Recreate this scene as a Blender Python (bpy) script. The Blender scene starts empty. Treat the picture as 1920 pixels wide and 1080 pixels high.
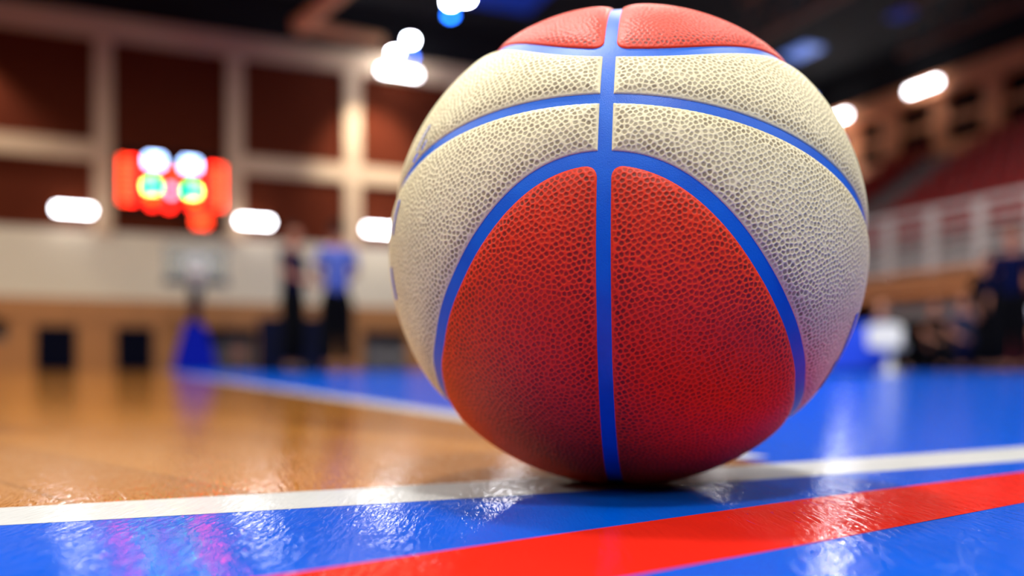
import bpy, bmesh, math, random
import numpy as np
from mathutils import Vector, Matrix, kdtree
random.seed(7); rng = np.random.default_rng(7)
SC = bpy.context.scene; COL = SC.collection
PI = math.pi
# ------------------------------------------------------------------ camera
cd = bpy.data.cameras.new('camera'); cam = bpy.data.objects.new('camera', cd); COL.objects.link(cam)
SC.camera = cam
CAM_H = .0588
cam.location = (0, 0, CAM_H); cam.rotation_euler = (PI/2, 0, 0)
cd.sensor_width = 36; cd.lens = 30.0; cd.clip_start = .01; cd.clip_end = 300
cd.shift_y = 152/1920
cd.dof.use_dof = True; cd.dof.focus_distance = .338; cd.dof.aperture_fstop = 3.4; cd.dof.aperture_blades = 0
# ------------------------------------------------------------------ world and exposure
w = bpy.data.worlds.new('world'); SC.world = w; w.use_nodes = True
w.node_tree.nodes['Background'].inputs[0].default_value = (.5, .6, .8, 1)
w.node_tree.nodes['Background'].inputs[1].default_value = .02
vs = SC.view_settings; vs.view_transform = 'Standard'; vs.look = 'None'; vs.gamma = 1; vs.exposure = 0.0; vs.use_curve_mapping = False
# ------------------------------------------------------------------ hall frame: x along the far wall, y into it, origin at the far right corner
TH = math.atan2(.393, .919); E1 = Vector((math.cos(TH), math.sin(TH), 0)); E2 = Vector((-math.sin(TH), math.cos(TH), 0))
K = Vector((15.2, 42.4, 0))
def H(x, y, z=0): return K + E1*x + E2*y + Vector((0, 0, z))
LAMP_W = 760.0      # watts per ceiling floodlight
def area(name, loc, size, power, col=(1, .96, .9), rot=(0, 0, TH), parent=None, shape='SQUARE', sy=None, spread=None):
    l = bpy.data.lights.new(name, 'AREA'); l.energy = power; l.color = col; l.shape = shape; l.size = size
    if sy: l.shape = 'RECTANGLE'; l.size_y = sy
    if spread: l.spread = spread
    o = bpy.data.objects.new(name, l); COL.objects.link(o); o.location = loc; o.rotation_euler = rot
    if parent: o.parent = parent
    return o
# ------------------------------------------------------------------ helpers
def tag(o, label=None, cat=None, group=None, kind=None):
    if label: o['label'] = label
    if cat: o['category'] = cat
    if group: o['group'] = group
    if kind: o['kind'] = kind
    return o
def empty(name, loc, rz=0, **k):
    o = bpy.data.objects.new(name, None); COL.objects.link(o); o.location = loc; o.rotation_euler = (0, 0, rz)
    o.empty_display_size = .1
    return tag(o, **k)
def obj(name, me, m, parent=None, loc=None, rz=0):
    o = bpy.data.objects.new(name, me); COL.objects.link(o)
    if m is not None and not me.materials: me.materials.append(m)
    if parent: o.parent = parent
    if loc is not None: o.location = loc; o.rotation_euler = (0, 0, rz)
    return o
def bm_mesh(bm, name='mesh', smooth=False):
    me = bpy.data.meshes.new(name); bm.normal_update(); bm.to_mesh(me); bm.free()
    if smooth: me.polygons.foreach_set('use_smooth', [True]*len(me.polygons))
    return me
class MB:
    def __init__(s): s.bm = bmesh.new()
    def box(s, x0, x1, y0, y1, z0, z1, bev=0):
        r = bmesh.ops.create_cube(s.bm, size=1)
        for v in r['verts']: v.co = Vector(((x0+x1)/2+v.co.x*(x1-x0), (y0+y1)/2+v.co.y*(y1-y0), (z0+z1)/2+v.co.z*(z1-z0)))
        if bev:
            es = list({e for v in r['verts'] for e in v.link_edges})
            bmesh.ops.bevel(s.bm, geom=es, offset=bev, segments=2, affect='EDGES')
        return s
    def tube(s, a, b, r0, r1=None, n=16):
        a = Vector(a); b = Vector(b); r1 = r0 if r1 is None else r1
        d = b-a; m = Matrix.Translation((a+b)/2) @ d.to_track_quat('Z', 'Y').to_matrix().to_4x4()
        bmesh.ops.create_cone(s.bm, cap_ends=True, segments=n, radius1=r0, radius2=r1, depth=d.length, matrix=m); return s
    def ball(s, c, r, sc=(1, 1, 1), n=16):
        m = Matrix.Translation(c) @ Matrix.Diagonal((sc[0], sc[1], sc[2], 1))
        bmesh.ops.create_uvsphere(s.bm, u_segments=n, v_segments=n//2+2, radius=r, matrix=m); return s
    def torus(s, c, R, r, n=32, k=8):
        V = [[s.bm.verts.new((c[0]+(R+r*math.cos(2*PI*j/k))*math.cos(2*PI*i/n), c[1]+(R+r*math.cos(2*PI*j/k))*math.sin(2*PI*i/n), c[2]+r*math.sin(2*PI*j/k))) for j in range(k)] for i in range(n)]
        for i in range(n):
            for j in range(k): s.bm.faces.new((V[i][j], V[(i+1) % n][j], V[(i+1) % n][(j+1) % k], V[i][(j+1) % k]))
        return s
    def prism(s, pts, ax, a, b):
        def P(p, t): return {'x': (t, p[0], p[1]), 'y': (p[0], t, p[1]), 'z': (p[0], p[1], t)}[ax]
        A = [s.bm.verts.new(P(p, a)) for p in pts]; B = [s.bm.verts.new(P(p, b)) for p in pts]; n = len(pts)
        s.bm.faces.new(A); s.bm.faces.new(B[::-1])
        for i in range(n): s.bm.faces.new((A[i], B[i], B[(i+1) % n], A[(i+1) % n]))
        bmesh.ops.recalc_face_normals(s.bm, faces=s.bm.faces); return s
    def build(s, name, m, parent=None, loc=None, rz=0, smooth=False): return obj(name, bm_mesh(s.bm, name, smooth), m, parent, loc, rz)
def srgb(r, g, b):
    f = lambda c: (c/255/12.92 if c/255 <= .04045 else ((c/255+.055)/1.055)**2.4)
    return (f(r), f(g), f(b), 1)
def new_mat(name):
    m = bpy.data.materials.new(name); m.use_nodes = True; nt = m.node_tree
    return m, nt, nt.nodes['Principled BSDF']
def N(nt, t, **k):
    n = nt.nodes.new(t)
    for a, b in k.items():
        if a.startswith('i_'): n.inputs[a[2:]].default_value = b
        else: setattr(n, a, b)
    return n
def mat(name, rgb, rough=.6, metal=0, var=.12, scale=6, bump=0, bscale=40, spec=.5, stretch=(1, 1, 1)):
    m, nt, p = new_mat(name); L = nt.links.new
    c = srgb(*rgb); p.inputs['Roughness'].default_value = rough; p.inputs['Metallic'].default_value = metal
    p.inputs['Specular IOR Level'].default_value = spec
    tc = N(nt, 'ShaderNodeTexCoord'); mp = N(nt, 'ShaderNodeMapping'); mp.inputs['Scale'].default_value = stretch
    L(tc.outputs['Object'], mp.inputs[0])
    nz = N(nt, 'ShaderNodeTexNoise'); nz.inputs['Scale'].default_value = scale; nz.inputs['Detail'].default_value = 4
    L(mp.outputs[0], nz.inputs['Vector'])
    mx = N(nt, 'ShaderNodeMix', data_type='RGBA'); mx.inputs[6].default_value = tuple(x*(1-var) for x in c[:3])+(1,); mx.inputs[7].default_value = tuple(min(1, x*(1+var)) for x in c[:3])+(1,)
    L(nz.outputs['Fac'], mx.inputs[0]); L(mx.outputs[2], p.inputs['Base Color'])
    if bump:
        n2 = N(nt, 'ShaderNodeTexNoise'); n2.inputs['Scale'].default_value = bscale; L(mp.outputs[0], n2.inputs['Vector'])
        b = N(nt, 'ShaderNodeBump'); b.inputs['Strength'].default_value = bump; b.inputs['Distance'].default_value = .01
        L(n2.outputs['Fac'], b.inputs['Height']); L(b.outputs[0], p.inputs['Normal'])
    return m
def emat(name, rgb, strength):
    m, nt, p = new_mat(name); p.inputs['Base Color'].default_value = srgb(*rgb); p.inputs['Roughness'].default_value = .4
    p.inputs['Emission Color'].default_value = srgb(*rgb); p.inputs['Emission Strength'].default_value = strength
    return m

# ------------------------------------------------------------------ floor materials
def floor_finish(nt, p, rip=1.0, coat=.65, ior=1.26):
    """lacquer: near-mirror coat whose surface carries fine brushed ripples"""
    L = nt.links.new
    tc = N(nt, 'ShaderNodeTexCoord'); mp = N(nt, 'ShaderNodeMapping'); mp.inputs['Rotation'].default_value = (0, 0, .12)
    mp.inputs['Scale'].default_value = (1, .16, 1); L(tc.outputs['Object'], mp.inputs[0])
    a = N(nt, 'ShaderNodeTexNoise'); a.inputs['Scale'].default_value = 400; a.inputs['Detail'].default_value = 2; a.inputs['Distortion'].default_value = .6
    b = N(nt, 'ShaderNodeTexNoise'); b.inputs['Scale'].default_value = 22; b.inputs['Detail'].default_value = 1
    c = N(nt, 'ShaderNodeTexNoise'); c.inputs['Scale'].default_value = 900; c.inputs['Detail'].default_value = 1
    for n in (a, b, c): L(mp.outputs[0], n.inputs['Vector'])
    h1 = N(nt, 'ShaderNodeMath', operation='MULTIPLY_ADD'); L(b.outputs['Fac'], h1.inputs[0]); h1.inputs[1].default_value = 1.2
    L(a.outputs['Fac'], h1.inputs[2])
    h2 = N(nt, 'ShaderNodeMath', operation='MULTIPLY_ADD'); L(c.outputs['Fac'], h2.inputs[0]); h2.inputs[1].default_value = .2; L(h1.outputs[0], h2.inputs[2])
    bu = N(nt, 'ShaderNodeBump'); bu.inputs['Strength'].default_value = 1; bu.inputs['Distance'].default_value = .0003*rip
    L(h2.outputs[0], bu.inputs['Height'])
    p.inputs['Roughness'].default_value = .35
    p.inputs['Specular IOR Level'].default_value = .0
    p.inputs['Coat Weight'].default_value = coat; p.inputs['Coat Roughness'].default_value = .06; p.inputs['Coat IOR'].default_value = ior
    L(bu.outputs[0], p.inputs['Coat Normal']); L(bu.outputs[0], p.inputs['Normal'])
def paint(name, rgb):
    m, nt, p = new_mat(name); L = nt.links.new
    tc = N(nt, 'ShaderNodeTexCoord'); nz = N(nt, 'ShaderNodeTexNoise'); nz.inputs['Scale'].default_value = 30; nz.inputs['Detail'].default_value = 6
    L(tc.outputs['Object'], nz.inputs['Vector'])
    c = srgb(*rgb); mx = N(nt, 'ShaderNodeMix', data_type='RGBA'); mx.inputs[6].default_value = tuple(x*.9 for x in c[:3])+(1,); mx.inputs[7].default_value = tuple(min(1, x*1.08) for x in c[:3])+(1,)
    L(nz.outputs['Fac'], mx.inputs[0]); L(mx.outputs[2], p.inputs['Base Color']); floor_finish(nt, p); return m
def wood_floor():
    m, nt, p = new_mat('varnished_parquet'); L = nt.links.new
    tc = N(nt, 'ShaderNodeTexCoord'); mp = N(nt, 'ShaderNodeMapping'); mp.inputs['Rotation'].default_value = (0, 0, -TH-PI/2); L(tc.outputs['Object'], mp.inputs[0])
    br = N(nt, 'ShaderNodeTexBrick'); br.offset = .37; br.inputs['Scale'].default_value = 1; br.inputs['Brick Width'].default_value = .9; br.inputs['Row Height'].default_value = .07
    br.inputs['Mortar Size'].default_value = .0006; br.inputs['Color1'].default_value = srgb(170, 109, 38); br.inputs['Color2'].default_value = srgb(144, 87, 28); br.inputs['Mortar'].default_value = srgb(80, 46, 20)
    L(mp.outputs[0], br.inputs['Vector'])
    mp2 = N(nt, 'ShaderNodeMapping'); mp2.inputs['Rotation'].default_value = (0, 0, -TH-PI/2); mp2.inputs['Scale'].default_value = (1, 14, 1); L(tc.outputs['Object'], mp2.inputs[0])
    nz = N(nt, 'ShaderNodeTexNoise'); nz.inputs['Scale'].default_value = 14; nz.inputs['Detail'].default_value = 6; L(mp2.outputs[0], nz.inputs['Vector'])
    mx = N(nt, 'ShaderNodeMix', data_type='RGBA', blend_type='MULTIPLY'); mx.inputs[0].default_value = .5
    cr = N(nt, 'ShaderNodeMapRange'); cr.inputs['To Min'].default_value = .65; cr.inputs['To Max'].default_value = 1.25; L(nz.outputs['Fac'], cr.inputs[0])
    L(br.outputs[0], mx.inputs[6]); L(cr.outputs[0], mx.inputs[7]); L(mx.outputs[2], p.inputs['Base Color']); floor_finish(nt, p, 1.0, 1.0, 1.42); return m
M = dict(
    wood=wood_floor(), blue=paint('blue_court_paint', (0, 70, 174)), white=paint('white_line_paint', (170, 172, 172)), red=paint('red_line_paint', (184, 30, 18)),
    cream=mat('cream_wall', (232, 218, 190), .7, bump=.2, bscale=20), concrete=mat('beige_concrete', (214, 182, 146), .75, bump=.3),
    brown=mat('brown_brick_panel', (92, 38, 20), .9, spec=.08, scale=3, var=.2, bump=.3), timber=mat('orange_timber', (178, 116, 56), .5, scale=3, stretch=(1, 1, .1), var=.25),
    dark=mat('dark_void', (16, 13, 14), 1, spec=.05), black=mat('black_metal', (12, 12, 14), .7, spec=.15), navy=mat('navy_vinyl', (2, 5, 26), .8, spec=.08), royal=mat('royal_blue_vinyl', (0, 22, 165), .7, spec=.1),
    ceil=mat('black_ceiling', (10, 10, 13), .9), grey=mat('grey_metal', (130, 128, 130), .5, metal=.2), whitem=mat('white_painted_metal', (160, 152, 148), .4),
    ochre=mat('ochre_wall', (230, 150, 100), .7), redseat=mat('red_plastic', (128, 14, 13), .4), step=mat('grey_concrete_step', (105, 100, 100), .8), skin=mat('skin', (190, 130, 100), .5, var=.05),
    skin_d=mat('skin_tanned', (150, 92, 66), .5, var=.05), hair=mat('dark_hair', (24, 17, 13), .9, spec=.1), cl_black=mat('black_cloth', (7, 7, 9), 1, spec=.05), cl_navy=mat('navy_cloth', (6, 11, 42), 1, spec=.05),
    cl_grey=mat('blue_grey_cloth', (72, 88, 158), .95, spec=.1), cl_dgrey=mat('slate_cloth', (36, 40, 62), 1, spec=.05), cl_white=mat('white_cloth', (215, 215, 225), .9), cl_blue=mat('blue_cloth', (10, 70, 215), .7), cl_red=mat('dark_red_cloth', (110, 16, 16), .9),
    shoe=mat('black_leather', (12, 12, 12), .4), whitep=mat('white_plastic', (230, 230, 215), .35), duct=mat('beige_duct', (228, 165, 112), .6), fascia=mat('orange_brown_fascia', (180, 118, 74), .6), truss=mat('rust_brown_steel', (120, 76, 56), .6),
    orange=mat('orange_ring', (220, 70, 20), .4), net=mat('white_cord', (225, 225, 225), .7),
    lamp=emat('lamp_tube', (250, 250, 255), 20), lampb=emat('strong_lamp_tube', (250, 250, 255), 90), flood=emat('floodlight_lens', (235, 242, 255), 260), floodblue=emat('blue_floodlight_lens', (30, 110, 255), 30),
    led_r=emat('red_led', (255, 30, 18), 20), led_d=emat('dim_red_led', (255, 30, 18), 4), led_o=emat('orange_led', (255, 60, 24), 12), led_w=emat('white_led', (170, 200, 255), 22), led_g=emat('green_led', (0, 255, 120), 26), led_y=emat('yellow_led', (255, 190, 30), 2.0), led_p=emat('pink_led', (255, 170, 210), 11),
    haze_glow=emat('blue_haze_glow', (30, 70, 190), .10),
)
mg, ntg, pg = new_mat('clear_acrylic'); pg.inputs['Base Color'].default_value = (.45, .52, .48, 1); pg.inputs['Roughness'].default_value = .05; pg.inputs['Alpha'].default_value = .4
M['glass'] = mg

# ------------------------------------------------------------------ floor and court markings
def hall_poly(pts, z): return [tuple(H(a, b, z)) for a, b in pts]
def sheet(name, loops, m, label=None):
    bm = bmesh.new()
    for lp in loops: bm.faces.new([bm.verts.new(p) for p in lp])
    bmesh.ops.triangulate(bm, faces=bm.faces)
    bmesh.ops.recalc_face_normals(bm, faces=bm.faces)
    for f in bm.faces:
        if f.normal.z < 0: f.normal_flip()
    o = obj(name, bm_mesh(bm, name), m); o['kind'] = 'structure'
    if label: o['label'] = label
    return o
XL, YB = -58, -56
fl = MB().box(XL-.3, .3, YB-.3, .3, -.2, 0).build('floor', M['wood'], None, H(0, 0), TH); tag(fl, 'varnished orange wooden sports floor', kind='structure')
# floor material works in world directions: keep the slab unrotated in texture space
def ln(pts, x): # piecewise linear through pts
    for (a, b), (c, d) in zip(pts, pts[1:]):
        if x <= c: return b+(d-b)*(x-a)/(c-a)
    return pts[-1][1]
def quad_curve(P, x0, x1, n):
    c = np.polyfit([p[0] for p in P], [p[1] for p in P], 2)
    return [(x, float(np.polyval(c, x))) for x in np.linspace(x0, x1, n)]
def ext(c, sl, sr, L0, L1):
    a, b = c[0], c[-1]
    return [(a[0]-L0, a[1]-sl*L0)]+c+[(b[0]+L1, b[1]+sr*L1)]
UP = ext(quad_curve([(-.2163, .3605), (-.0248, .4417), (.3866, .6444)], -.22, .39, 12), .41, .4276, 18, 14)
LO = ext(quad_curve([(-.192, .32), (0, .3953), (.328, .547)], -.22, .39, 12), .41, .4276, 18, 14)
zc = lambda P, z: [(a, b, z) for a, b in P]
def strip(U, D, z): return [[(U[i][0], U[i][1], z), (D[i][0], D[i][1], z), (D[i+1][0], D[i+1][1], z), (U[i+1][0], U[i+1][1], z)] for i in range(len(U)-1)]
# blue run-off on the near side of the first line
LOWMID = [(a, b+.01) for a, b in LO]
far_below = [(a, b-2.2) for a, b in LO]
blueA = strip(LOWMID, far_below, .0001)
# second line, square to the first, with blue beyond it
v0 = Vector((-.07, 1.01)); dv = Vector((.393, -.919)).normalized(); nv = Vector((.919, .393))
t_end = .50
A2 = v0+dv*t_end; B2 = v0-dv*33
l2 = [[(A2.x, A2.y, .0002), (A2.x+nv.x*.05, A2.y+nv.y*.05, .0002), (B2.x+nv.x*.05, B2.y+nv.y*.05, .0002), (B2.x, B2.y, .0002)]]
q0 = A2+nv*.02; q1 = B2+nv*.02; q2 = q1+nv*16; 
UR = [(a, b-.01) for a, b in UP if a > q0.x]
blueB = [[(q0.x, q0.y, .0001), *[(a, b, .0001) for a, b in UR], (UR[-1][0]-.393*34, UR[-1][1]+.919*34, .0001), (q1.x, q1.y, .0001)]]
sheet('trim_1', blueA, M['blue'], 'bright blue painted court border in the foreground')
sheet('trim_2', blueB, M['blue'], 'bright blue painted court area on the right beyond the ball')
sheet('trim_3', strip(UP, LO, .0002), M['white'], 'white court line running left to right under the ball')
sheet('trim_4', l2, M['white'], 'white court line between the wood and the far blue area')
RU = [(-.0667, .2425), (0, .2913), (.129, .3824), (.2925, .4875)]; RD = [(.0349, .2425), (.1028, .2886), (.2249, .3748), (.38, .4805)]
RU = [(-.0667-6, .2425-6*.72)]+RU+[(.2925+.21, .4875+.21*.65)]; RD = [(.0349-6, .2425-6*.70)]+RD+[(.62, .6445)]
sheet('trim_5', strip(RU, RD, .00025), M['red'], 'red painted stripe across the blue foreground')

# ------------------------------------------------------------------ hall shell
def hb(name, m, boxes, label=None, **k):
    mb = MB()
    for b in boxes: mb.box(*b)
    o = mb.build(name, m, None, H(0, 0), TH, **k); o['kind'] = 'structure'
    if label: o['label'] = label
    return o
cols = [-23.31+4.37*i for i in range(-8, 6)]
hb('wall_back', M['brown'], [(XL, .3, 0.0, .3, 4.8, 12.4)], 'brown brick panels of the far wall')
hb('wall_back_lower', M['cream'], [(XL, .3, -.12, .3, 2.5, 4.85)], 'cream band of the far wall').name = 'wall_far'
# orange timber base with recesses
rec = [(-35.9, -34.95, 1.0, 1.75), (-28.45, -26.9, 0, 1.55), (-22.9, -21.1, 0, 1.55)]
bx = [(XL, .3, -.16, .3, 1.8, 2.5)]; xs = XL
for a, b, z0, z1 in rec:
    bx.append((xs, a, -.1, .3, 0, 1.8)); bx.append((a, b, -.1, .3, z1, 1.8)); xs = b
    if z0: bx.append((a, b, -.1, .3, 0, z0))
bx.append((xs, .3, -.1, .3, 0, 1.8))
hb('wall_base', M['timber'], bx, 'orange timber base of the far wall')
hb('trim_6', M['concrete'], [(c-.3, c+.3, -.22, .05, 4.7, 12.3) for c in cols if c < .2], 'beige concrete columns of the far wall')
hb('trim_7', M['concrete'], [(XL, .3, -.25, .05, 11.55, 12.35)]+[(c, c+4.37, -.2, .05, 7.3, 7.95) for i, c in enumerate(cols) if abs(c+32.05) > .2 and c < -1], 'beige concrete beams of the far wall')
hb('trim_8', M['brown'], [(-32.05, -27.68, -.1, .05, 7.3, 7.9)], 'cross beam behind the scoreboard, shade put in as brown')  # shadowed bay of the concrete beam, its shade given by the brown material
hb('wall_recess', M['step'], [(XL, .3, .9, 1.0, 0, 2)]).name = 'wall_corridor'
# right wall, gallery
rc = [.0, -4.5, -9.6, -14.7, -19.8, -24.9, -30, -35.1, -40.2, -45.3, -50.4]
hb('wall_right', M['ochre'], [(0, .3, YB, .3, 8.4, 9.5), (0, .3, YB, .3, 11.5, 12.4), (0, .3, YB, .3, 0, 8.4)]+[(-.15, .3, c-.4, c+.4, 8.4, 12.0) for c in rc]+[(0, .3, (a+b)/2-.35, (a+b)/2+.35, 9, 12) for a, b in zip(rc, rc[1:])], 'brown upper wall above the stands')
hb('haze_panel_1', M['dark'], [(.2, .28, YB, 0, 9.3, 11.6)], 'dark windows above the stands')
hb('trim_9', M['ochre'], [(.05, .28, YB, 0, 10.35, 10.6)], 'brown mullion of the upper windows')
hb('trim_10', M['ochre'], [(-.3, .1, -11.2, .3, 11.6, 12.35)], 'brown beam above the stands')
hb('wall_left', M['brown'], [(XL-.3, XL, YB, .3, 0, 12.4)]); hb('wall_front', M['brown'], [(XL-.3, .3, YB-.3, YB, 0, 12.4)])
hb('ceiling', M['ceil'], [(XL-.3, .3, YB-.3, .3, 14.2, 14.4), (XL-.3, .3, 0, .3, 12.4, 14.3), (0, .3, YB, .3, 12.4, 14.3), (XL-.3, XL, YB, .3, 12.4, 14.3), (XL-.3, .3, YB-.3, YB, 12.4, 14.3)], 'black ceiling')
# gallery slab, stepped terrace, aisle
NR = 10; GX = -10.5; Y0, Y1 = -42, -.4
hb('floor_gallery', M['fascia'], [(GX, GX+.25, Y0, Y1, 2.15, 2.8), (GX, 0, Y0, Y1, 2.35, 2.65)], 'orange-brown fascia of the raised stand')
tiers = []
for r in range(NR):
    x0 = -9.6+r*.92
    tiers.append((x0, 0, Y0, Y1, 2.6+r*.6, 2.6+(r+1)*.6))
hb('trim_11', M['step'], tiers, 'grey concrete steps of the stand')
hb('wall_undercroft', M['dark'], [(-4.5, -4.3, Y0, Y1, 0, 2.4)], 'dark wall under the stand')
hb('trim_12', M['grey'], [(-10.1, -10.0, -17.2, -13.6, 1.55, 1.9), (-10.08, -10.02, -16.9, -16.8, 1.9, 2.36), (-10.08, -10.02, -14, -13.9, 1.9, 2.36)], 'grey rail under the stand')

# ------------------------------------------------------------------ seats in the stand
def seat_mesh():
    mb = MB(); mb.box(-.2, .22, -.22, .22, .38, .43, .015); mb.box(.17, .22, -.22, .22, .40, .82, .015); mb.box(-.02, .04, -.16, .16, 0, .39)
    return bm_mesh(mb.bm, 'stand_seat')
sm = seat_mesh(); sm.materials.append(M['redseat'])
for r in range(1, NR):
    x0 = -9.6+r*.92+.45; z = 2.6+(r+1)*.6
    ys = [-4.9-.56*i for i in range(5)]+[-9.9-.56*i for i in range(13)]
    for y in ys:
        o = bpy.data.objects.new('stadium_seat', sm); COL.objects.link(o); o.location = H(x0, y, z); o.rotation_euler = (0, 0, TH)
        far = y > -8
        tag(o, 'red plastic seat in the stand block beyond the grey aisle, next to the ball' if far else 'red plastic seat in the darker stand block nearer the right picture edge', 'seat', 'red seats beyond the aisle' if far else 'red seats on the near side of the aisle')
# ------------------------------------------------------------------ white railing on the gallery front
def railing():
    y0, dy, n = -1.93, -1.52, 18
    root = empty('gallery_railing', H(GX+.12, y0, 2.8), TH, label='white metal railing with thick posts along the front of the stand', cat='railing')
    L = dy*(n-1)
    for i in range(n): MB().box(-.07, .07, dy*i-.13, dy*i+.13, 0, 1.75, .01).build('post', M['whitem'], root)
    for k, z in enumerate((.12, .42, .72, 1.02, 1.32, 1.66)):
        MB().box(-.03, .03, L, 0, z, z+(.13 if k in (0, 5) else .08)).build('rail', M['whitem'], root)
railing()

# ------------------------------------------------------------------ lights
def ceiling_lamp(x, y, z=12.6, power=LAMP_W, label='square ceiling floodlight high above the court', group='ceiling floodlights over the court'):
    root = empty('ceiling_floodlight', H(x, y, z), TH, label=label, cat='lamp', group=group)
    MB().box(-.6, .6, -.6, .6, .05, .2, .02).box(-.64, -.6, -.64, .64, -.04, .2).box(.6, .64, -.64, .64, -.04, .2).box(-.64, .64, -.64, -.6, -.04, .2).box(-.64, .64, .6, .64, -.04, .2).build('housing', M['grey'], root)
    MB().tube((0, 0, .2), (0, 0, 14.15-z), .02).build('rod', M['black'], root)
    area('lamp_light', (0, 0, .03), 1.15, power, rot=(0, 0, 0), parent=root)
for ix in range(5):
    for iy in range(4):
        lx, ly = -48+ix*8.6, -46+iy*8.6; dd = math.hypot(lx+30.6, ly+32.6)
        ceiling_lamp(lx, ly, power=LAMP_W*(2.05 if dd < 7 else 1.5 if iy == 3 else .8))
def wall_lamp(loc, rz, length, label, m='lamp', spot=None):
    root = empty('wall_lamp', loc, rz, label=label, cat='lamp')
    MB().box(-length/2-.04, length/2+.04, -.06, .12, -.08, .1, .015).build('housing', M['grey'], root)
    MB().box(-length/2, length/2, -.16, -.05, -.11, .11, .03).build('lamp_tube', M[m], root)
    return root
for x, nm in ((-32.94, 'long white wall lamp left of the scoreboard'), (-27.0, 'long white wall lamp right of the scoreboard'), (-22.3, 'long white wall lamp half hidden by the left edge of the ball')):
    wall_lamp(H(x, -.35, 5.48), TH, 1.15, nm)
for x, nm in ((-17.0, 'white lamp on the far wall behind the ball, nearest the left column'), (-11.7, 'white lamp on the far wall behind the middle of the ball'), (-6.4, 'white lamp on the far wall behind the ball, nearest the corner')):
    wall_lamp(H(x, -.35, 5.48), TH, 1.15, nm)
wall_lamp(H(-.45, -1.3, 9.6), TH-PI/2, 1.5, 'white wall lamp under the upper one, behind the right edge of the ball', 'lampb')
for y, z, nm in ((-12.55, 3.9, 'white lamp above the stand railing, behind the right edge of the ball'), (-12.2, 2.95, 'white lamp low on the stand railing, behind the right edge of the ball')):
    wall_lamp(H(-10.6, y, z), TH-PI/2, .5, nm)
wall_lamp(H(-.45, -6.72, 11.97), TH-PI/2, 1.55, 'tilted bright wall lamp above the stand, further right of two')
wall_lamp(H(-.45, -1.75, 11.97), TH-PI/2, 1.55, 'tilted bright wall lamp touching the right edge of the ball')
wl = wall_lamp(H(-21.6, -.6, 11.62), TH, 1.5, 'wide wall lamp at the top of the far wall just left of the ball')
def spot(name, loc, tgt, power, size=60, blend=.8, col=(1, .95, .85), r=.15, parent=None):
    l = bpy.data.lights.new(name, 'SPOT'); l.energy = power; l.spot_size = math.radians(size); l.spot_blend = blend; l.color = col; l.shadow_soft_size = r
    o = bpy.data.objects.new(name, l); COL.objects.link(o); o.location = loc
    o.rotation_euler = (Vector(tgt)-Vector(loc)).to_track_quat('-Z', 'Y').to_euler(); return o
spot('lamp_light', H(-22.5, -3.4, 11.6), H(-22.6, 0, 8.0), 2300, 60, .8)
spot('lamp_light', H(-37.2, -1.3, 11.4), H(-36.2, 0, 8.0), 1300, 75, .7)
def flood(p, m, r, label):
    root = empty('floodlight', p, TH, label=label, cat='floodlight')
    mb = MB(); mb.tube((0, 0, .25), (0, 0, .02), r*.6, r*1.25).build('housing', M['black'], root)
    MB().ball((0, 0, 0), r, (1, 1, .7)).build('lens', M[m], root, smooth=True)
    MB().tube((0, 0, .25), (0, 0, 14.15-p.z), .02).build('rod', M['black'], root)
flood(H(-21.71, -2.59, 12.2), 'flood', .13, 'round white floodlight, upper one of the pair left of the ball')
flood(H(-21.89, -1.06, 12.2), 'flood', .13, 'round white floodlight, lower one of the pair left of the ball')
flood(H(-21.42, -6.29, 12.2), 'flood', .13, 'round white floodlight cut by the top picture edge')
flood(H(-21.05, -6.75, 12.2), 'flood', .13, 'white floodlight at the very top edge, right beside the other')
flood(H(-21.08, -5.28, 12.2), 'floodblue', .13, 'small blue floodlight under the white one at the top edge')
flood(H(-21.3, -1.3, 12.05), 'floodblue', .10, 'small blue floodlight beside the lower white one')
# added glowing panels standing in for the blue haze under the roof
for i, (x, y, sx, sy, nm) in enumerate(((-18.5, -4.5, 3.4, 4.5, 'M'), (-7.2, -6.9, .9, 1.4, 'M'), (-6.5, -11.0, .6, .8, 'M'))):
    o = MB().box(-sx/2, sx/2, -sy/2, sy/2, -.04, .04).build('haze_panel_%d' % (i+2), M['haze_glow'] if i != 1 else emat('blue_haze_glow_bright', (90, 130, 220), .9), None, H(x, y, 14.1 if i == 0 else 12.4), TH); o['kind'] = 'structure'; o['label'] = 'added dim blue glowing panel for the roof haze'
# duct and truss under the roof
def skin_obj(name, V, E, R, m, parent, sub=1, root=0):
    me = bpy.data.meshes.new(name); me.from_pydata([tuple(v) for v in V], E, []); me.materials.append(m)
    o = bpy.data.objects.new(name, me); COL.objects.link(o); o.parent = parent
    md = o.modifiers.new('skin', 'SKIN'); md.use_smooth_shade = True; md.branch_smoothing = .3
    for i, r in enumerate(R):
        sv = me.skin_vertices[0].data[i]; sv.radius = (r, r) if not isinstance(r, tuple) else r; sv.use_root = (i == root)
    s = o.modifiers.new('sub', 'SUBSURF'); s.levels = sub; s.render_levels = sub
    return o
dr = empty('air_duct', H(-25.6, -2.8, 12.0), TH, label='beige air duct elbow under the black roof at top left', cat='duct')
MB().tube((1.2, -2.2, .9), (-.1, .1, .1), .3).build('inclined_run', M['duct'], dr)
MB().tube((-.1, .1, .1), (2.9, .5, .1), .2).build('level_run', M['duct'], dr)
MB().ball((-.1, .1, .1), .33).build('elbow', M['duct'], dr, smooth=True)
for k, (dx, dy) in enumerate(((1.0, -1.9), (2.6, .45))): MB().tube((dx, dy, .6 if k == 0 else .2), (dx, dy, 2.2), .02).build('hanger', M['black'], dr)
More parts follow.
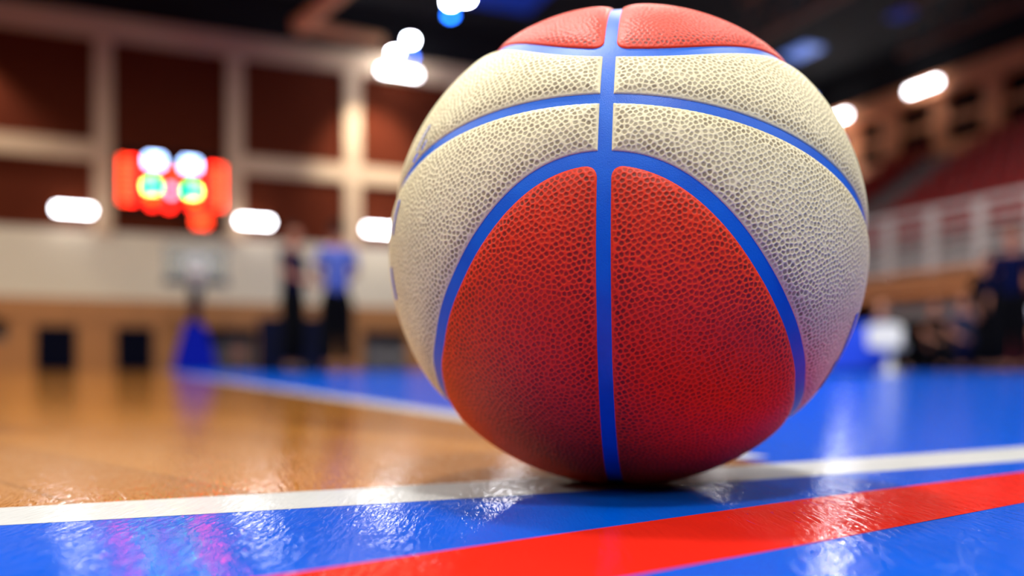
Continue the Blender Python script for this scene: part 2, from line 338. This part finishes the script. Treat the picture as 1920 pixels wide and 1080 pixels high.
def truss(x, y0, y1, z, label, along='y', hgt=.7):
    rt = empty('roof_truss', H(x, y0, z), TH, label=label, cat='truss'); L = y1-y0
    MB().box(-.12, .12, 0, L, 0, .2).build('bottom_chord', M['truss'], rt)
    MB().box(-.1, .1, 0, L, 1.8, 2.0).build('top_chord', M['truss'], rt)
    mb = MB(); n = int(L/1.8)
    for i in range(n):
        a = L*i/n; b = L*(i+1)/n; mb.tube((0, a, .1), (0, (a+b)/2, 1.9), .045, n=8); mb.tube((0, (a+b)/2, 1.9), (0, b, .1), .045, n=8)
    mb.build('web', M['truss'], rt)
truss(-9.8, -26, -6.5, 12.15, 'rust brown roof truss slanting up to the right of the ball')
truss(-3.8, -26, -8.5, 12.15, 'rust brown roof truss in the dark top right corner')

# ------------------------------------------------------------------ scoreboard
SEG = {'a': (0, 1, 1, 0), 'g': (0, 1, .5, 0), 'd': (0, 1, 0, 0), 'f': (0, 0, .5, 1), 'b': (1, 0, .5, 1), 'e': (0, 0, 0, 1), 'c': (1, 0, 0, 1)}
def digit(mb, x, z, wd, ht, segs='abcdefg', t=.05):
    for s in segs:
        if s in 'agd': zz = z+{'a': ht, 'g': ht/2, 'd': 0}[s]; mb.box(x+t*.3, x+wd-t*.3, -.03, 0, zz-t/2, zz+t/2)
        else:
            xx = x+(wd if s in 'bc' else 0); z0 = z+(ht/2 if s in 'fb' else 0); mb.box(xx-t/2, xx+t/2, -.03, 0, z0+t*.3, z0+ht/2-t*.3)
def scoreboard():
    rt = empty('scoreboard', H(-29.8, -.2, 5.65), TH, label='black electronic scoreboard with glowing red, white and green digits on the far wall', cat='scoreboard')
    MB().box(-1.78, 1.78, -.12, .12, 0, 2.1, .02).box(.5, 1.5, -.12, .12, -.55, .02, .02).build('housing', M['black'], rt)
    for nm, xs in (('foul_column', (-1.60, -1.33)), ('foul_column', (1.33, 1.60))):
        for x in xs:
            mb = MB()
            for i in range(8): mb.box(x-.09, x+.09, -.16, -.11, .25+i*.2, .37+i*.2, .01)
            mb.build(nm, M['led_r'] if abs(x) < 1.4 else M['led_o'], rt)
    def disp(nm, m, x, z, wd, ht, n, t=.05):
        mb = MB(); sp = wd*1.4
        for i in range(n): digit(mb, x-(n*sp-sp+wd)/2+i*sp, z, wd, ht, t=t)
        for v in mb.bm.verts: v.co.y -= .12
        mb.build(nm, m, rt)
    disp('score_digits', M['led_w'], -.60, 1.62, .2, .3, 2); disp('score_digits', M['led_w'], .58, 1.58, .2, .3, 2)
    disp('clock_digits', M['led_o'], -.02, 1.2, .12, .24, 2, .04)
    disp('red_digits', M['led_d'], -.75, 1.2, .1, .16, 3, .035); disp('red_digits', M['led_d'], .8, 1.14, .1, .16, 3, .035)
    disp('green_digits', M['led_g'], -.70, .74, .14, .22, 2, .06); disp('green_digits', M['led_g'], .64, .68, .14, .22, 2, .06)
    disp('yellow_digits', M['led_y'], -.70, .44, .2, .12, 1, .04); disp('yellow_digits', M['led_y'], .72, .38, .2, .12, 1, .04)
    disp('period_digit', M['led_p'], -.06, .62, .12, .24, 1, .05)
    disp('red_digits', M['led_r'], -.68, .16, .18, .22, 1, .05); disp('red_digits', M['led_r'], -.12, .12, .18, .22, 1, .05); disp('red_digits', M['led_r'], .68, .20, .1, .18, 2, .04)
    disp('shot_clock_digits', M['led_o'], .95, -.4, .18, .3, 2, .06)
scoreboard()

# ------------------------------------------------------------------ navy wall pads
def pad(x, w, h, label, loc=None, rz=TH, t=.12, m='navy'):
    rt = empty('wall_pad', loc or H(x, -.2, .03), rz, label=label, cat='pad')
    MB().box(-w/2, w/2, -t/2, t/2, 0, h, .03).build('pad_body', M[m], rt)
    MB().box(-w/2+.05, w/2-.05, -t/2-.012, -t/2-.002, h*.49, h*.51).build('seam', M['black'], rt)
pad(-33.5, 1.22, 1.5, 'navy upright pad against the orange wall, leftmost of the row')
pad(-31.05, 1.2, 1.5, 'navy upright pad against the orange wall, between the leftmost pad and the hoop base')
pad(-28.95, 1.0, 1.5, 'dark navy pad behind the right side of the hoop base')
def px(xp, Y, z=0): return Vector(((xp-960)/1600*Y, Y, z))
pad(0, .62, .92, 'navy barrier panel behind the slim referee, left one of two', px(520, 14.2), .08)
pad(0, .50, .90, 'royal blue barrier panel standing between the two referees', px(577, 14.0), .08, m='navy')
# chairs in the recess (simple folding chairs)
def chair(loc, rz, label, m='whitep', h=.8, group=None, sh=.46):
    rt = empty('chair', loc, rz, label=label, cat='chair', group=group)
    MB().box(-.23, .23, -.23, .23, sh-.04, sh, .015).build('seat', M[m], rt)
    mb = MB().box(-.23, .23, .2, .24, sh, h+.02, .015); mb.build('backrest', M[m], rt)
    for sx in (-1, 1):
        for sy in (-1, 1): MB().tube((sx*.2, sy*.2, sh-.03), (sx*.22, sy*.23, 0), .02, .016).build('leg', M[m], rt)
chair(H(-22.4, -.7), TH+.1, 'grey chair standing before the far wall recess, left one', 'grey', .75)
chair(H(-21.6, -.7), TH-.2, 'grey chair standing before the far wall recess, right one', 'grey', .75)
chair(H(-27.6, -.8), TH, 'pinkish brown chair against the far wall between hoop and navy barriers', 'skin_d', .85)

# ------------------------------------------------------------------ basketball stand
def hoop():
    P = px(368, 27.0); rt = empty('basketball_hoop', P, TH, label='basketball hoop with clear backboard on a blue padded wheeled base', cat='basketball hoop')
    MB().prism([(-.66, 0), (.66, 0), (.58, .5), (.24, 1.5), (-.30, 1.55), (-.58, .5)], 'y', .35, 1.6).build('base_pad', M['royal'], rt)
    MB().box(-.5, .5, .3, 2.6, .02, .3, .03).build('chassis', M['royal'], rt)
    MB().tube((0, 1.1, 1.4), (0, .6, 2.2), .17).tube((0, .6, 2.2), (0, -.05, 2.78), .2).build('arm', M['dgreyblue'], rt)
    MB().tube((0, 1.5, 1.2), (0, .1, 3.4), .05).tube((-.4, .05, 3.6), (0, .8, 2.2), .04).tube((.4, .05, 3.6), (0, .8, 2.2), .04).build('brace', M['dgreyblue'], rt)
    MB().box(-.9, .9, -.09, -.06, 2.9, 3.95).build('backboard', M['glass'], rt)
    MB().box(-.93, -.88, -.11, -.04, 2.88, 3.97).box(.88, .93, -.11, -.04, 2.88, 3.97).box(-.93, .93, -.11, -.04, 3.93, 3.98).box(-.93, .93, -.11, -.04, 2.87, 2.92).build('backboard_frame', M['whitem'], rt)
    MB().box(-.97, .97, -.2, -.0, 2.70, 2.92, .03).build('edge_padding', M['dgreyblue'], rt)
    MB().box(-.36, .36, -.1, -.092, 3.10, 3.28).box(-.36, .36, -.1, -.092, 3.46, 3.64).box(-.36, -.18, -.1, -.092, 3.13, 3.6).box(.18, .36, -.1, -.092, 3.13, 3.6).build('target_square', M['bright'], rt)
    MB().torus((0, -.39, 3.05), .23, .012).box(-.1, .1, -.2, -.09, 3.0, 3.06).build('ring', M['orange'], rt)
    mb = MB(); n = 12
    for lv in range(4):
        z0 = 3.04-lv*.11; z1 = z0-.11; r0 = .225-lv*.03; r1 = r0-.03
        for i in range(n):
            a = 2*PI*(i+lv*.5)/n
            for s in (-.5, .5):
                b = a+s*2*PI/n; mb.tube((r0*math.cos(a), -.39+r0*math.sin(a), z0), (r1*math.cos(b), -.39+r1*math.sin(b), z1), .008, n=5)
    mb.build('net', M['net'], rt)
M['dgreyblue'] = mat('slate_blue_padding', (22, 20, 62), .8, spec=.1); M['bright'] = mat('white_enamel', (235, 238, 240), .35)
hoop()

# ------------------------------------------------------------------ people
def person(loc, rz, label, shirt, trousers, skin='skin', pose='stand', arms='down', h=1.8, hair='hair', twist=0, sleeves='short'):
    """faces local -y.  One skinned body surface; clothes and hair are children."""
    k = h/1.8; rt = empty('person', loc, rz, label=label, cat='person')
    S = lambda *c: Vector(c)*k
    if pose == 'stand':
        hip = .95; pel = S(0, 0, .98); kn = [S(s*.10, -.02, .52) for s in (-1, 1)]; an = [S(s*.11, .02, .09) for s in (-1, 1)]; tz = 0; ty = 0
        hp = [S(s*.09, 0, .92) for s in (-1, 1)]
    else:
        tz = -.48; ty = .0; pel = S(0, .0, .50); hp = [S(s*.09, -.02, .48) for s in (-1, 1)]; kn = [S(s*.13, -.44, .50) for s in (-1, 1)]; an = [S(s*.14, -.42, .09) for s in (-1, 1)]
    T = lambda x, y, z: S(x, y, z+tz)
    V = [pel]; R = [.11*k]; E = []
    def add(p, r, par): V.append(Vector(p)); R.append(r*k); E.append((par, len(V)-1)); return len(V)-1
    waist = add(T(0, 0, 1.12), .10, 0); chest = add(T(0, .01, 1.30), .112, waist); up = add(T(0, .01, 1.43), .085, chest)
    neck = add(T(0, .0, 1.51), .056, up); jaw = add(T(0, -.022, 1.60), .074, neck); skull = add(T(0, -.008, 1.69), .102, jaw); crown = add(T(0, 0, 1.765), .075, skull)
    sh = []; hands = []
    for i, s in enumerate((-1, 1)):
        a = add(T(s*.165, .01, 1.44), .058, up)
        if arms == 'down': el, wr = T(s*.25, .03, 1.17), T(s*.26, -.05, .93)
        elif arms == 'hips': el, wr = T(s*.38, .08, 1.22), T(s*.19, -.02, 1.05)
        elif arms == 'behind': el, wr = T(s*.30, .10, 1.19), T(s*.07, .17, 1.02)
        elif arms == 'lap': el, wr = T(s*.25, -.04, 1.18), T(s*.13, -.30, 1.06)
        else: el, wr = T(s*.24, -.03, 1.17), T(s*.05, -.24, 1.10)
        el_i = add(el, .042, a); mid = add(el.lerp(wr, .5), .036, el_i); wi = add(wr, .026, mid)
        d = (wr-el).normalized(); side = Vector((0, 0, 1)) if abs(d.z) < .7 else Vector((0, -1, 0)); side = (side-d*side.dot(d)).normalized()
        pm = add(wr+d*.05*k, .026, wi)
        for f, (o, l) in enumerate(((-.027, .065), (-.009, .078), (.009, .08), (.027, .07))):
            b = add(wr+(d*.095+side*o)*k, .0095, pm); c = add(wr+(d*(.095+l*.55)+side*o*1.15)*k, .0085, b); add(wr+(d*(.095+l*.85)+side*o*1.1+Vector((-s, 0, 0))*.02)*k, .007, c)
        b = add(wr+(d*.04-side*.035)*k, .011, wi); add(wr+(d*.085-side*.055)*k, .009, b)
        sh.append((T(s*.165, .01, 1.44), el, wr))
    for i, s in enumerate((-1, 1)):
        a = add(hp[i], .09, 0); m1 = add(hp[i].lerp(kn[i], .5), .078, a); b = add(kn[i], .055, m1); m2 = add(kn[i].lerp(an[i], .35), .056, b); c = add(an[i], .038, m2)
        d = add(an[i]+S(0, -.10, -.05), .035, c); add(an[i]+S(0, -.17, -.06), .026, d)
    skin_obj('body', V, E, R, M[skin], rt)
    # shirt
    V = [T(0, 0, .86 if pose == 'stand' else .97), T(0, 0, 1.10), T(0, .01, 1.30), T(0, .01, 1.43), T(0, .0, 1.475)]; R = [.145*k, .14*k, .158*k, .12*k, .07*k]; E = [(0, 1), (1, 2), (2, 3), (3, 4)]
    R[0] = .172*k; R[1] = .150*k; R[2] = .165*k; R[3] = .13*k
    for a, el, wr in sh:
        e2 = a.lerp(el, .75) if sleeves == 'short' else el
        V += [a, e2]; n = len(V); R += [.075*k, .062*k]; E += [(3, n-2), (n-2, n-1)]
        if sleeves == 'long': V.append(el.lerp(wr, .92)); R.append(.045*k); E.append((n-1, n))
    skin_obj('shirt', V, E, R, M[shirt], rt)
    # trousers
    V = [pel-S(0, 0, .02), pel+S(0, 0, .13)]; R = [.145*k, .14*k]; E = [(0, 1)]
    for i in range(2):
        V += [hp[i]-(S(0, 0, .10) if pose == 'stand' else S(0, .08, .0)), hp[i].lerp(kn[i], .5), kn[i], an[i]+S(0, 0, .02)]; n = len(V); R += ([.13*k, .122*k, .112*k, .10*k] if pose == 'stand' else [.112*k, .10*k, .082*k, .072*k])
        E += [(0, n-4), (n-4, n-3), (n-3, n-2), (n-2, n-1)]
    skin_obj('trousers', V, E, R, M[trousers], rt)
    for i in range(2):
        a = an[i]; mb = MB(); mb.ball((a.x, a.y-.06*k, .045*k), .05*k, (1, 2.6, .85)); mb.box(a.x-.045*k, a.x+.045*k, a.y-.18*k, a.y+.07*k, 0, .02*k, .004); mb.build('shoe', M['shoe'], rt, smooth=False)
    hc = T(0, .0, 1.69)
    mb = MB(); mb.ball(hc+S(0, .016, .018), .094*k, (.93, 1.02, 1.0), 24)
    bmesh.ops.delete(mb.bm, geom=[v for v in mb.bm.verts if v.co.y < hc.y-.03*k and v.co.z < hc.z+.035*k or v.co.z < hc.z-.06*k], context='VERTS')
    hr = mb.build('hair', M[hair], rt, smooth=True); sd = hr.modifiers.new('solid', 'SOLIDIFY'); sd.thickness = .012
    mb = MB()
    mb.ball(hc+S(0, -.088, -.035), .014*k, (.8, 1.2, 1.5)); mb.build('nose', M[skin], rt, smooth=True)
    for s in (-1, 1):
        MB().ball(hc+S(s*.029, -.078, -.005), .0085*k).build('eye', M['hair'], rt, smooth=True); MB().ball(hc+S(s*.082, .005, -.02), .022*k, (.4, .8, 1.3)).build('ear', M[skin], rt, smooth=True)
    MB().ball(hc+S(0, -.083, -.075), .02*k, (1.2, .4, .3)).build('mouth', M['cl_red'], rt, smooth=True)
    return rt
# the two standing officials left of the ball
person(px(549, 10.9), 1.35, 'slim person in dark navy top and black trousers standing sideways, hands together in front', 'cl_navy', 'cl_black', 'skin_d', arms='front', h=1.9)
person(px(631, 10.4), PI+.3, 'person in light blue-grey shirt and black trousers seen from behind, hands in front', 'cl_grey', 'cl_black', 'skin_d', arms='front', h=1.86)
# right-hand bench area
def bench_person(xp, Y, rz, label, clabel, shirt, tr='cl_black', **k):
    person(px(xp, Y), rz, label, shirt, tr, pose='sit', arms='lap', **k)
    P = px(xp, Y); chair(P, rz, clabel, 'black', .72, sh=.385)
bench_person(1652, 15.6, .3, 'seated person in slate blue top just right of the ball behind the blue table', 'black chair carrying the seated person just right of the ball', 'cl_dgrey')
bench_person(1752, 15.5, .1, 'seated person in black behind the white chair', 'black chair carrying the seated person behind the white chair', 'cl_black', skin='skin_d')
bench_person(1806, 14.4, -.2, 'seated person in blue-grey top in the middle of the dark bench area', 'black chair carrying the seated person in blue-grey', 'cl_dgrey', 'cl_navy', skin='skin_d')
bench_person(1858, 15.2, -.3, 'seated person in dark slate clothes left of the person in white', 'black chair carrying the person in dark slate clothes', 'cl_black', skin='skin_d')
bench_person(1912, 13.0, -.5, 'seated person in white shirt at the right picture edge', 'black chair carrying the person in white at the right edge', 'cl_white', 'cl_red')
person(px(1898, 11.2), -.6, 'tall person in navy jacket standing at the right picture edge', 'cl_navy', 'cl_black', 'skin_d', h=1.93, sleeves='long')
person(px(1852, 12.2), .2, 'person in black standing beside the navy-jacketed person', 'cl_black', 'cl_black', 'skin_d', h=1.72, sleeves='long')
wc = empty('chair', px(1668, 12.6), 2.4, label='white shell chair on a slim foot standing on the blue floor right of the ball', cat='chair')
MB().box(-.20, .20, -.2, .2, .36, .41, .02).build('seat', M['whitep'], wc)
MB().prism([(-.23, .38), (.23, .38), (.25, .66), (.14, .72), (-.14, .72), (-.25, .66)], 'y', .17, .22).build('backrest', M['whitep'], wc)
MB().tube((0, 0, 0), (0, 0, .37), .05, .05).tube((0, 0, 0), (0, 0, .02), .16, .15).build('foot', M['whitep'], wc)
# table with a blue cloth
tb = empty('table', px(1540, 13.2), .12, label='long table right behind the ball, under a blue cloth', cat='table')
MB().box(-.85, .85, -.35, .35, .70, .74, .01).build('tabletop', M['grey'], tb)
for sx in (-1, 1):
    for sy in (-1, 1): MB().tube((sx*.75, sy*.28, .7), (sx*.75, sy*.28, 0), .02).build('leg', M['black'], tb)
mb = MB(); bm = mb.bm; ring0 = []; ring1 = []
nn = 96
for i in range(nn):
    t = 2*PI*i/nn; c, s_ = math.cos(t), math.sin(t); q = max(abs(c)/.88, abs(s_)/.38); x, y = c/q, s_/q
    ring0.append(bm.verts.new((x, y, .752))); wv = .018*math.sin(i*1.7); ring1.append(bm.verts.new((x*(1+.02+wv), y*(1+.05+wv*2), .06)))
bm.faces.new(ring0)
for i in range(nn): bm.faces.new((ring0[i], ring1[i], ring1[(i+1) % nn], ring0[(i+1) % nn]))
tc = obj('tablecloth', bm_mesh(bm, 'tablecloth'), M['cl_blue'], None, px(1540, 13.2), .12); tag(tc, 'bright blue cloth hanging over the table beside the ball', 'tablecloth')
tc.modifiers.new('s', 'SOLIDIFY').thickness = .006

# ------------------------------------------------------------------ the basketball
R = .1209
azc = math.radians(7.3); BD = .448
BC = np.array([BD*math.tan(azc), BD, .1196])
axS = np.array([.97776881, -.20273717, -.05353318]); axB = np.array([.12933574, .38215741, .91500163]); axF = np.array([-.16504674, -.9015838, .39988275])
nA = np.array([.98285128, -.18415329, -.00953586])
HW_A, HW_B, HW_C = .0029, .0026, .0031
azt = np.array([-180, -172, -165, -158, -152, -143, -134, -123, -108, -90, -75.3, -55.2, -45.3, -36.7, -28.6, -20.8, -14.5, -7.9, -2.0, 4.4, 9.5, 15.9, 21.7, 28.4, 36.9, 47, 59.9, 75, 90, 108, 123, 134, 143, 152, 158, 165, 172, 180.])
ltt = np.array([13, 13.7, 15.6, 19.2, 23, 29.5, 35, 40.5, 44.5, 47.5, 46.6, 41.7, 36.8, 32.0, 26.2, 20.6, 16.6, 13.9, 12.9, 12.9, 13.5, 15.5, 18.3, 22.0, 27.1, 32.2, 37.2, 41.2, 42.4, 41.5, 39, 34, 29, 23, 19.2, 15.6, 13.7, 13])
gx = np.arange(-180, 180, .25); gl = np.interp(gx, azt, ltt)
kk = np.exp(-.5*(np.arange(-40, 41)*.25/3.0)**2); kk /= kk.sum()
gl = np.convolve(np.r_[gl[-40:], gl, gl[:40]], kk, 'valid'); gl = np.radians(gl)
gd = np.gradient(np.r_[gl[-2:], gl, gl[:2]], math.radians(.25))[2:-2]
azw = np.radians(np.r_[gx, 180.]); glw = np.r_[gl, gl[0]]; gdw = np.r_[gd, gd[0]]
def seams(n):
    """signed metre distances of unit vectors to the four seam curves"""
    fA = np.arcsin(np.clip(n@nA, -1, 1))*R; lat = np.arcsin(np.clip(n@axB, -1, 1)); az = np.arctan2(n@axS, n@axF)
    lc = np.interp(az, azw, glw); dl = np.interp(az, azw, gdw); cs = np.maximum(np.cos(lat), .2)
    q = 1/np.sqrt(1+(dl/cs)**2)
    return fA, lat*R, (lat+lc)*q*R, (lat-lc)*q*R      # A, B, lower loop (C), upper loop (D)
# pebble centres: relaxed near-uniform points
SPC = .00245
NP_ = int(4*PI*R*R/(SPC**2*.866)); i_ = np.arange(NP_)+.5
ph = np.arccos(1-2*i_/NP_); tt = PI*(1+5**.5)*i_
P = np.c_[np.cos(tt)*np.sin(ph), np.sin(tt)*np.sin(ph), np.cos(ph)]
P += rng.normal(0, .24*SPC/R, P.shape); P /= np.linalg.norm(P, axis=1)[:, None]
for it in range(3):
    kd = kdtree.KDTree(NP_)
    for i, p in enumerate(P): kd.insert(p, i)
    kd.balance()
    idx = np.array([[q[1] for q in kd.find_n(p, 7)][1:] for p in P.tolist()])
    d = P[:, None, :]-P[idx]; ln_ = np.linalg.norm(d, axis=2, keepdims=True)+1e-9
    push = (d/ln_*np.maximum(0, 1.02*SPC/R-ln_)).sum(1); P = P+.42*push; P /= np.linalg.norm(P, axis=1)[:, None]
kd = kdtree.KDTree(NP_)
for i, p in enumerate(P): kd.insert(p, i)
kd.balance()
prnd = rng.random(NP_)
# cube sphere whose first face looks at the camera
fv = np.array([0, 0, CAM_H])-BC; fv /= np.linalg.norm(fv); rv = np.cross(fv, [0, 0, 1]); rv /= np.linalg.norm(rv); uv = np.cross(rv, fv)
NF, NS, NB = 620, 340, 150
faces_def = [(fv, rv, uv, NF, NF), (uv, rv, -fv, NF, NS), (-uv, rv, fv, NF, NS), (rv, -fv, uv, NS, NF), (-rv, fv, uv, NS, NF), (-fv, -rv, uv, NB, NB)]
VV = []; QQ = []; off = 0
for n0, a, b, na, nb in faces_def:
    ta = np.tan(np.linspace(-PI/4, PI/4, na+1)); tb_ = np.tan(np.linspace(-PI/4, PI/4, nb+1))
    A_, B_ = np.meshgrid(ta, tb_, indexing='ij'); X = n0+A_[..., None]*a+B_[..., None]*b; X /= np.linalg.norm(X, axis=2, keepdims=True)
    VV.append(X.reshape(-1, 3)); I = np.arange((na+1)*(nb+1)).reshape(na+1, nb+1)+off
    QQ.append(np.stack([I[:-1, :-1], I[1:, :-1], I[1:, 1:], I[:-1, 1:]], -1).reshape(-1, 4)); off += (na+1)*(nb+1)
VV = np.concatenate(VV); QQ = np.concatenate(QQ)
_, first, inv = np.unique(np.round(VV*1e6).astype(np.int64), axis=0, return_index=True, return_inverse=True)
VV = VV[first]; QQ = inv.reshape(-1)[QQ]
# make winding outward
cq = VV[QQ].mean(1); nq = np.cross(VV[QQ[:, 1]]-VV[QQ[:, 0]], VV[QQ[:, 2]]-VV[QQ[:, 0]]); fl_ = (nq*cq).sum(1) < 0; QQ[fl_] = QQ[fl_][:, ::-1]
fA, fB, fC, fD = seams(VV)
# pebble field
res = np.empty((len(VV), 3))
fnn = kd.find_n
for i, p in enumerate(VV.tolist()):
    q = fnn(p, 2); res[i] = (q[0][2], q[1][2], q[0][1])
d1 = res[:, 0]*R/SPC; d2 = res[:, 1]*R/SPC; rd = prnd[res[:, 2].astype(int)]
sst = lambda x, a, b: (lambda t: t*t*(3-2*t))(np.clip((x-a)/(b-a), 0, 1))
dot = sst(d2-d1, .10, .40)*sst(-d1, -.52, -.30)
def smin(a, b, k): h = np.clip(.5+.5*(b-a)/k, 0, 1); return b*(1-h)+a*h-k*h*(1-h)
DEPTH = .0021
def mesh_np(name, V, Q, attrs):
    me = bpy.data.meshes.new(name); me.vertices.add(len(V)); me.vertices.foreach_set('co', V.astype(np.float32).ravel())
    me.loops.add(Q.size); me.loops.foreach_set('vertex_index', Q.astype(np.int32).ravel())
    me.polygons.add(len(Q)); me.polygons.foreach_set('loop_start', np.arange(0, Q.size, 4, dtype=np.int32)); me.polygons.foreach_set('loop_total', np.full(len(Q), 4, np.int32))
    me.polygons.foreach_set('use_smooth', np.ones(len(Q), bool)); me.update(calc_edges=True)
    for k, v in attrs.items(): at = me.attributes.new(k, 'FLOAT', 'POINT'); at.data.foreach_set('value', v.astype(np.float32))
    return me
def ball_mat(name, base, dotc, rough, dotmix, noise_bump=.00006):
    m, nt, p = new_mat(name); L = nt.links.new
    at = N(nt, 'ShaderNodeAttribute', attribute_name='pebble'); dr_ = N(nt, 'ShaderNodeAttribute', attribute_name='dirt')
    tc = N(nt, 'ShaderNodeTexCoord'); nz = N(nt, 'ShaderNodeTexNoise'); nz.inputs['Scale'].default_value = 18; nz.inputs['Detail'].default_value = 5; L(tc.outputs['Object'], nz.inputs['Vector'])
    f = N(nt, 'ShaderNodeMath', operation='MULTIPLY'); L(at.outputs['Fac'], f.inputs[0]); L(dr_.outputs['Fac'], f.inputs[1])
    f2 = N(nt, 'ShaderNodeMath', operation='MULTIPLY', use_clamp=True); L(f.outputs[0], f2.inputs[0]); f2.inputs[1].default_value = dotmix
    b0 = N(nt, 'ShaderNodeMix', data_type='RGBA'); c = srgb(*base); b0.inputs[6].default_value = tuple(x*.86 for x in c[:3])+(1,); b0.inputs[7].default_value = tuple(min(1, x*1.12) for x in c[:3])+(1,); L(nz.outputs['Fac'], b0.inputs[0])
    mx = N(nt, 'ShaderNodeMix', data_type='RGBA'); mx.inputs[7].default_value = srgb(*dotc); L(b0.outputs[2], mx.inputs[6]); L(f2.outputs[0], mx.inputs[0]); L(mx.outputs[2], p.inputs['Base Color'])
    p.inputs['Roughness'].default_value = rough; p.inputs['Specular IOR Level'].default_value = .28
    n2 = N(nt, 'ShaderNodeTexNoise'); n2.inputs['Scale'].default_value = 1500; L(tc.outputs['Object'], n2.inputs['Vector'])
    bu = N(nt, 'ShaderNodeBump'); bu.inputs['Distance'].default_value = noise_bump; bu.inputs['Strength'].default_value = 1; L(n2.outputs['Fac'], bu.inputs['Height']); L(bu.outputs[0], p.inputs['Normal'])
    return m
mred = ball_mat('red_ball_leather', (222, 50, 12), (92, 26, 8), .5, 1.1); mcream = ball_mat('cream_ball_leather', (222, 212, 168), (126, 112, 80), .48, 1.15)
mchan, ntc, pc = new_mat('blue_rubber_channel'); pc.inputs['Roughness'].default_value = .45; pc.inputs['Specular IOR Level'].default_value = .25
_tc = N(ntc, 'ShaderNodeTexCoord'); _n = N(ntc, 'ShaderNodeTexNoise'); _n.inputs['Scale'].default_value = 60; _n.inputs['Detail'].default_value = 6; ntc.links.new(_tc.outputs['Object'], _n.inputs['Vector'])
_m = N(ntc, 'ShaderNodeMix', data_type='RGBA'); _m.inputs[6].default_value = srgb(0, 70, 172); _m.inputs[7].default_value = srgb(0, 104, 205); ntc.links.new(_n.outputs['Fac'], _m.inputs[0]); ntc.links.new(_m.outputs[2], pc.inputs['Base Color'])
_n2 = N(ntc, 'ShaderNodeTexNoise'); _n2.inputs['Scale'].default_value = 1800; ntc.links.new(_tc.outputs['Object'], _n2.inputs['Vector']); _b = N(ntc, 'ShaderNodeBump'); _b.inputs['Distance'].default_value = .00008; ntc.links.new(_n2.outputs['Fac'], _b.inputs['Height']); ntc.links.new(_b.outputs[0], pc.inputs['Normal'])
root = empty('basketball', (BC[0], BC[1], .0003), 0, label='large red and cream basketball with blue seams resting on the court lines', cat='basketball')
oz = .1193
mb = MB(); bmesh.ops.create_uvsphere(mb.bm, u_segments=256, v_segments=128, radius=R-DEPTH-.0002, matrix=Matrix.Translation((0, 0, oz-.0005))); mb.build('seam_channel', mchan, root, smooth=True)
low = fB < 0
n_dirt = .0
for sa in (-1, 1):
    A_d = sa*fA-HW_A
    for nm, g, m in (('red_panel', smin(A_d, -fC-HW_C, .006), mred), ('cream_panel', np.minimum(A_d, np.minimum(fC-HW_C, -fB-HW_B)), mcream),
                     ('cream_panel', np.minimum(A_d, np.minimum(-fD-HW_C, fB-HW_B)), mcream), ('red_panel', smin(A_d, fD-HW_C, .006), mred)):
        gp = np.maximum(g, 0)
        fade = 1-np.exp(-gp/.0008)
        h = -DEPTH*(.72*np.exp(-gp/.0035)+.28*np.exp(-gp/.016))
        h = np.where(g > 0, h-.00019*dot*fade*sst(gp, 0, .0015)*(.8+.4*rd), -DEPTH+3.0*g)
        sel = (g[QQ].max(1) > -.0009)
        q = QQ[sel]; used, qi = np.unique(q, return_inverse=True); qi = qi.reshape(-1, 4)
        pos = VV[used]*(R+h[used])[:, None]+np.array([0, 0, oz])
        pos[:, 2] = np.maximum(pos[:, 2], 0.0)
        dirt = (.46+.5*np.exp(-gp/.006)*sst(gp, .0006, .003)+.3*(rd-.5))
        me = mesh_np(nm, pos, qi, {'pebble': dot[used]*fade[used], 'dirt': dirt[used]})
        obj(nm, me, m, root)
# printed blue marks near the outline
mprint = mat('blue_print', (20, 80, 205), .5)
def unproj(pts):
    C = np.array([BC[0], BC[1], BC[2]-CAM_H]); out = []
    return out
def mark(pts, wd, name='printed_mark'):
    """strip following unit vectors (azimuth, elevation in degrees about the ball centre), floating .15 mm above the leather"""
    Vs = []; 
    pp = np.array([[math.sin(math.radians(a))*math.cos(math.radians(e)), -math.cos(math.radians(a))*math.cos(math.radians(e)), math.sin(math.radians(e))] for a, e in pts])
    t = np.linspace(0, len(pp)-1, 10*(len(pp)-1)+1); pp = np.c_[[np.interp(t, np.arange(len(pp)), pp[:, k]) for k in range(3)]].T; pp /= np.linalg.norm(pp, axis=1)[:, None]
    tg = np.gradient(pp, axis=0); sd = np.cross(pp, tg); sd /= np.linalg.norm(sd, axis=1)[:, None]
    bm = bmesh.new(); a = []; b = []
    for p, s in zip(pp, sd):
        for lst, sg in ((a, 1), (b, -1)):
            v = p+s*sg*wd/2/R; v /= np.linalg.norm(v); v = v*(R+.00012); lst.append(bm.verts.new((v[0], v[1], v[2]+oz)))
    for i in range(len(a)-1): bm.faces.new((a[i], a[i+1], b[i+1], b[i]))
    return bm
for k_, (pts, wd) in enumerate((([(-60.6, 25.5), (-62.3, 22.5), (-63.0, 19.5)], .0014), ([(-58.6, 21.2), (-59.6, 19.0)], .0014), ([(-61.5, 18.6), (-62.9, 16.8)], .0025),
        ([(-67.5, 9.0), (-69.8, 5.5), (-71.4, 1.7)], .0025), ([(-75.2, -5.3), (-75.0, -9.0), (-74.8, -12.8)], .005),
        ([(61.2, -16.9), (62.4, -22.4), (64.0, -27)], .007), ([(62.5, -27.5), (64.6, -31), (66.0, -35.5)], .009), ([(60.2, 29.2), (61.6, 25.6)], .005), ([(56.5, 34.4), (57.4, 33.0)], .003), ([(60.4, 23.4), (60.9, 21.2)], .003))):
    bm = mark(pts, wd); o = obj('printed_mark', bm_mesh(bm, 'printed_mark', True), mprint, root); o['label'] = 'blue printed mark'
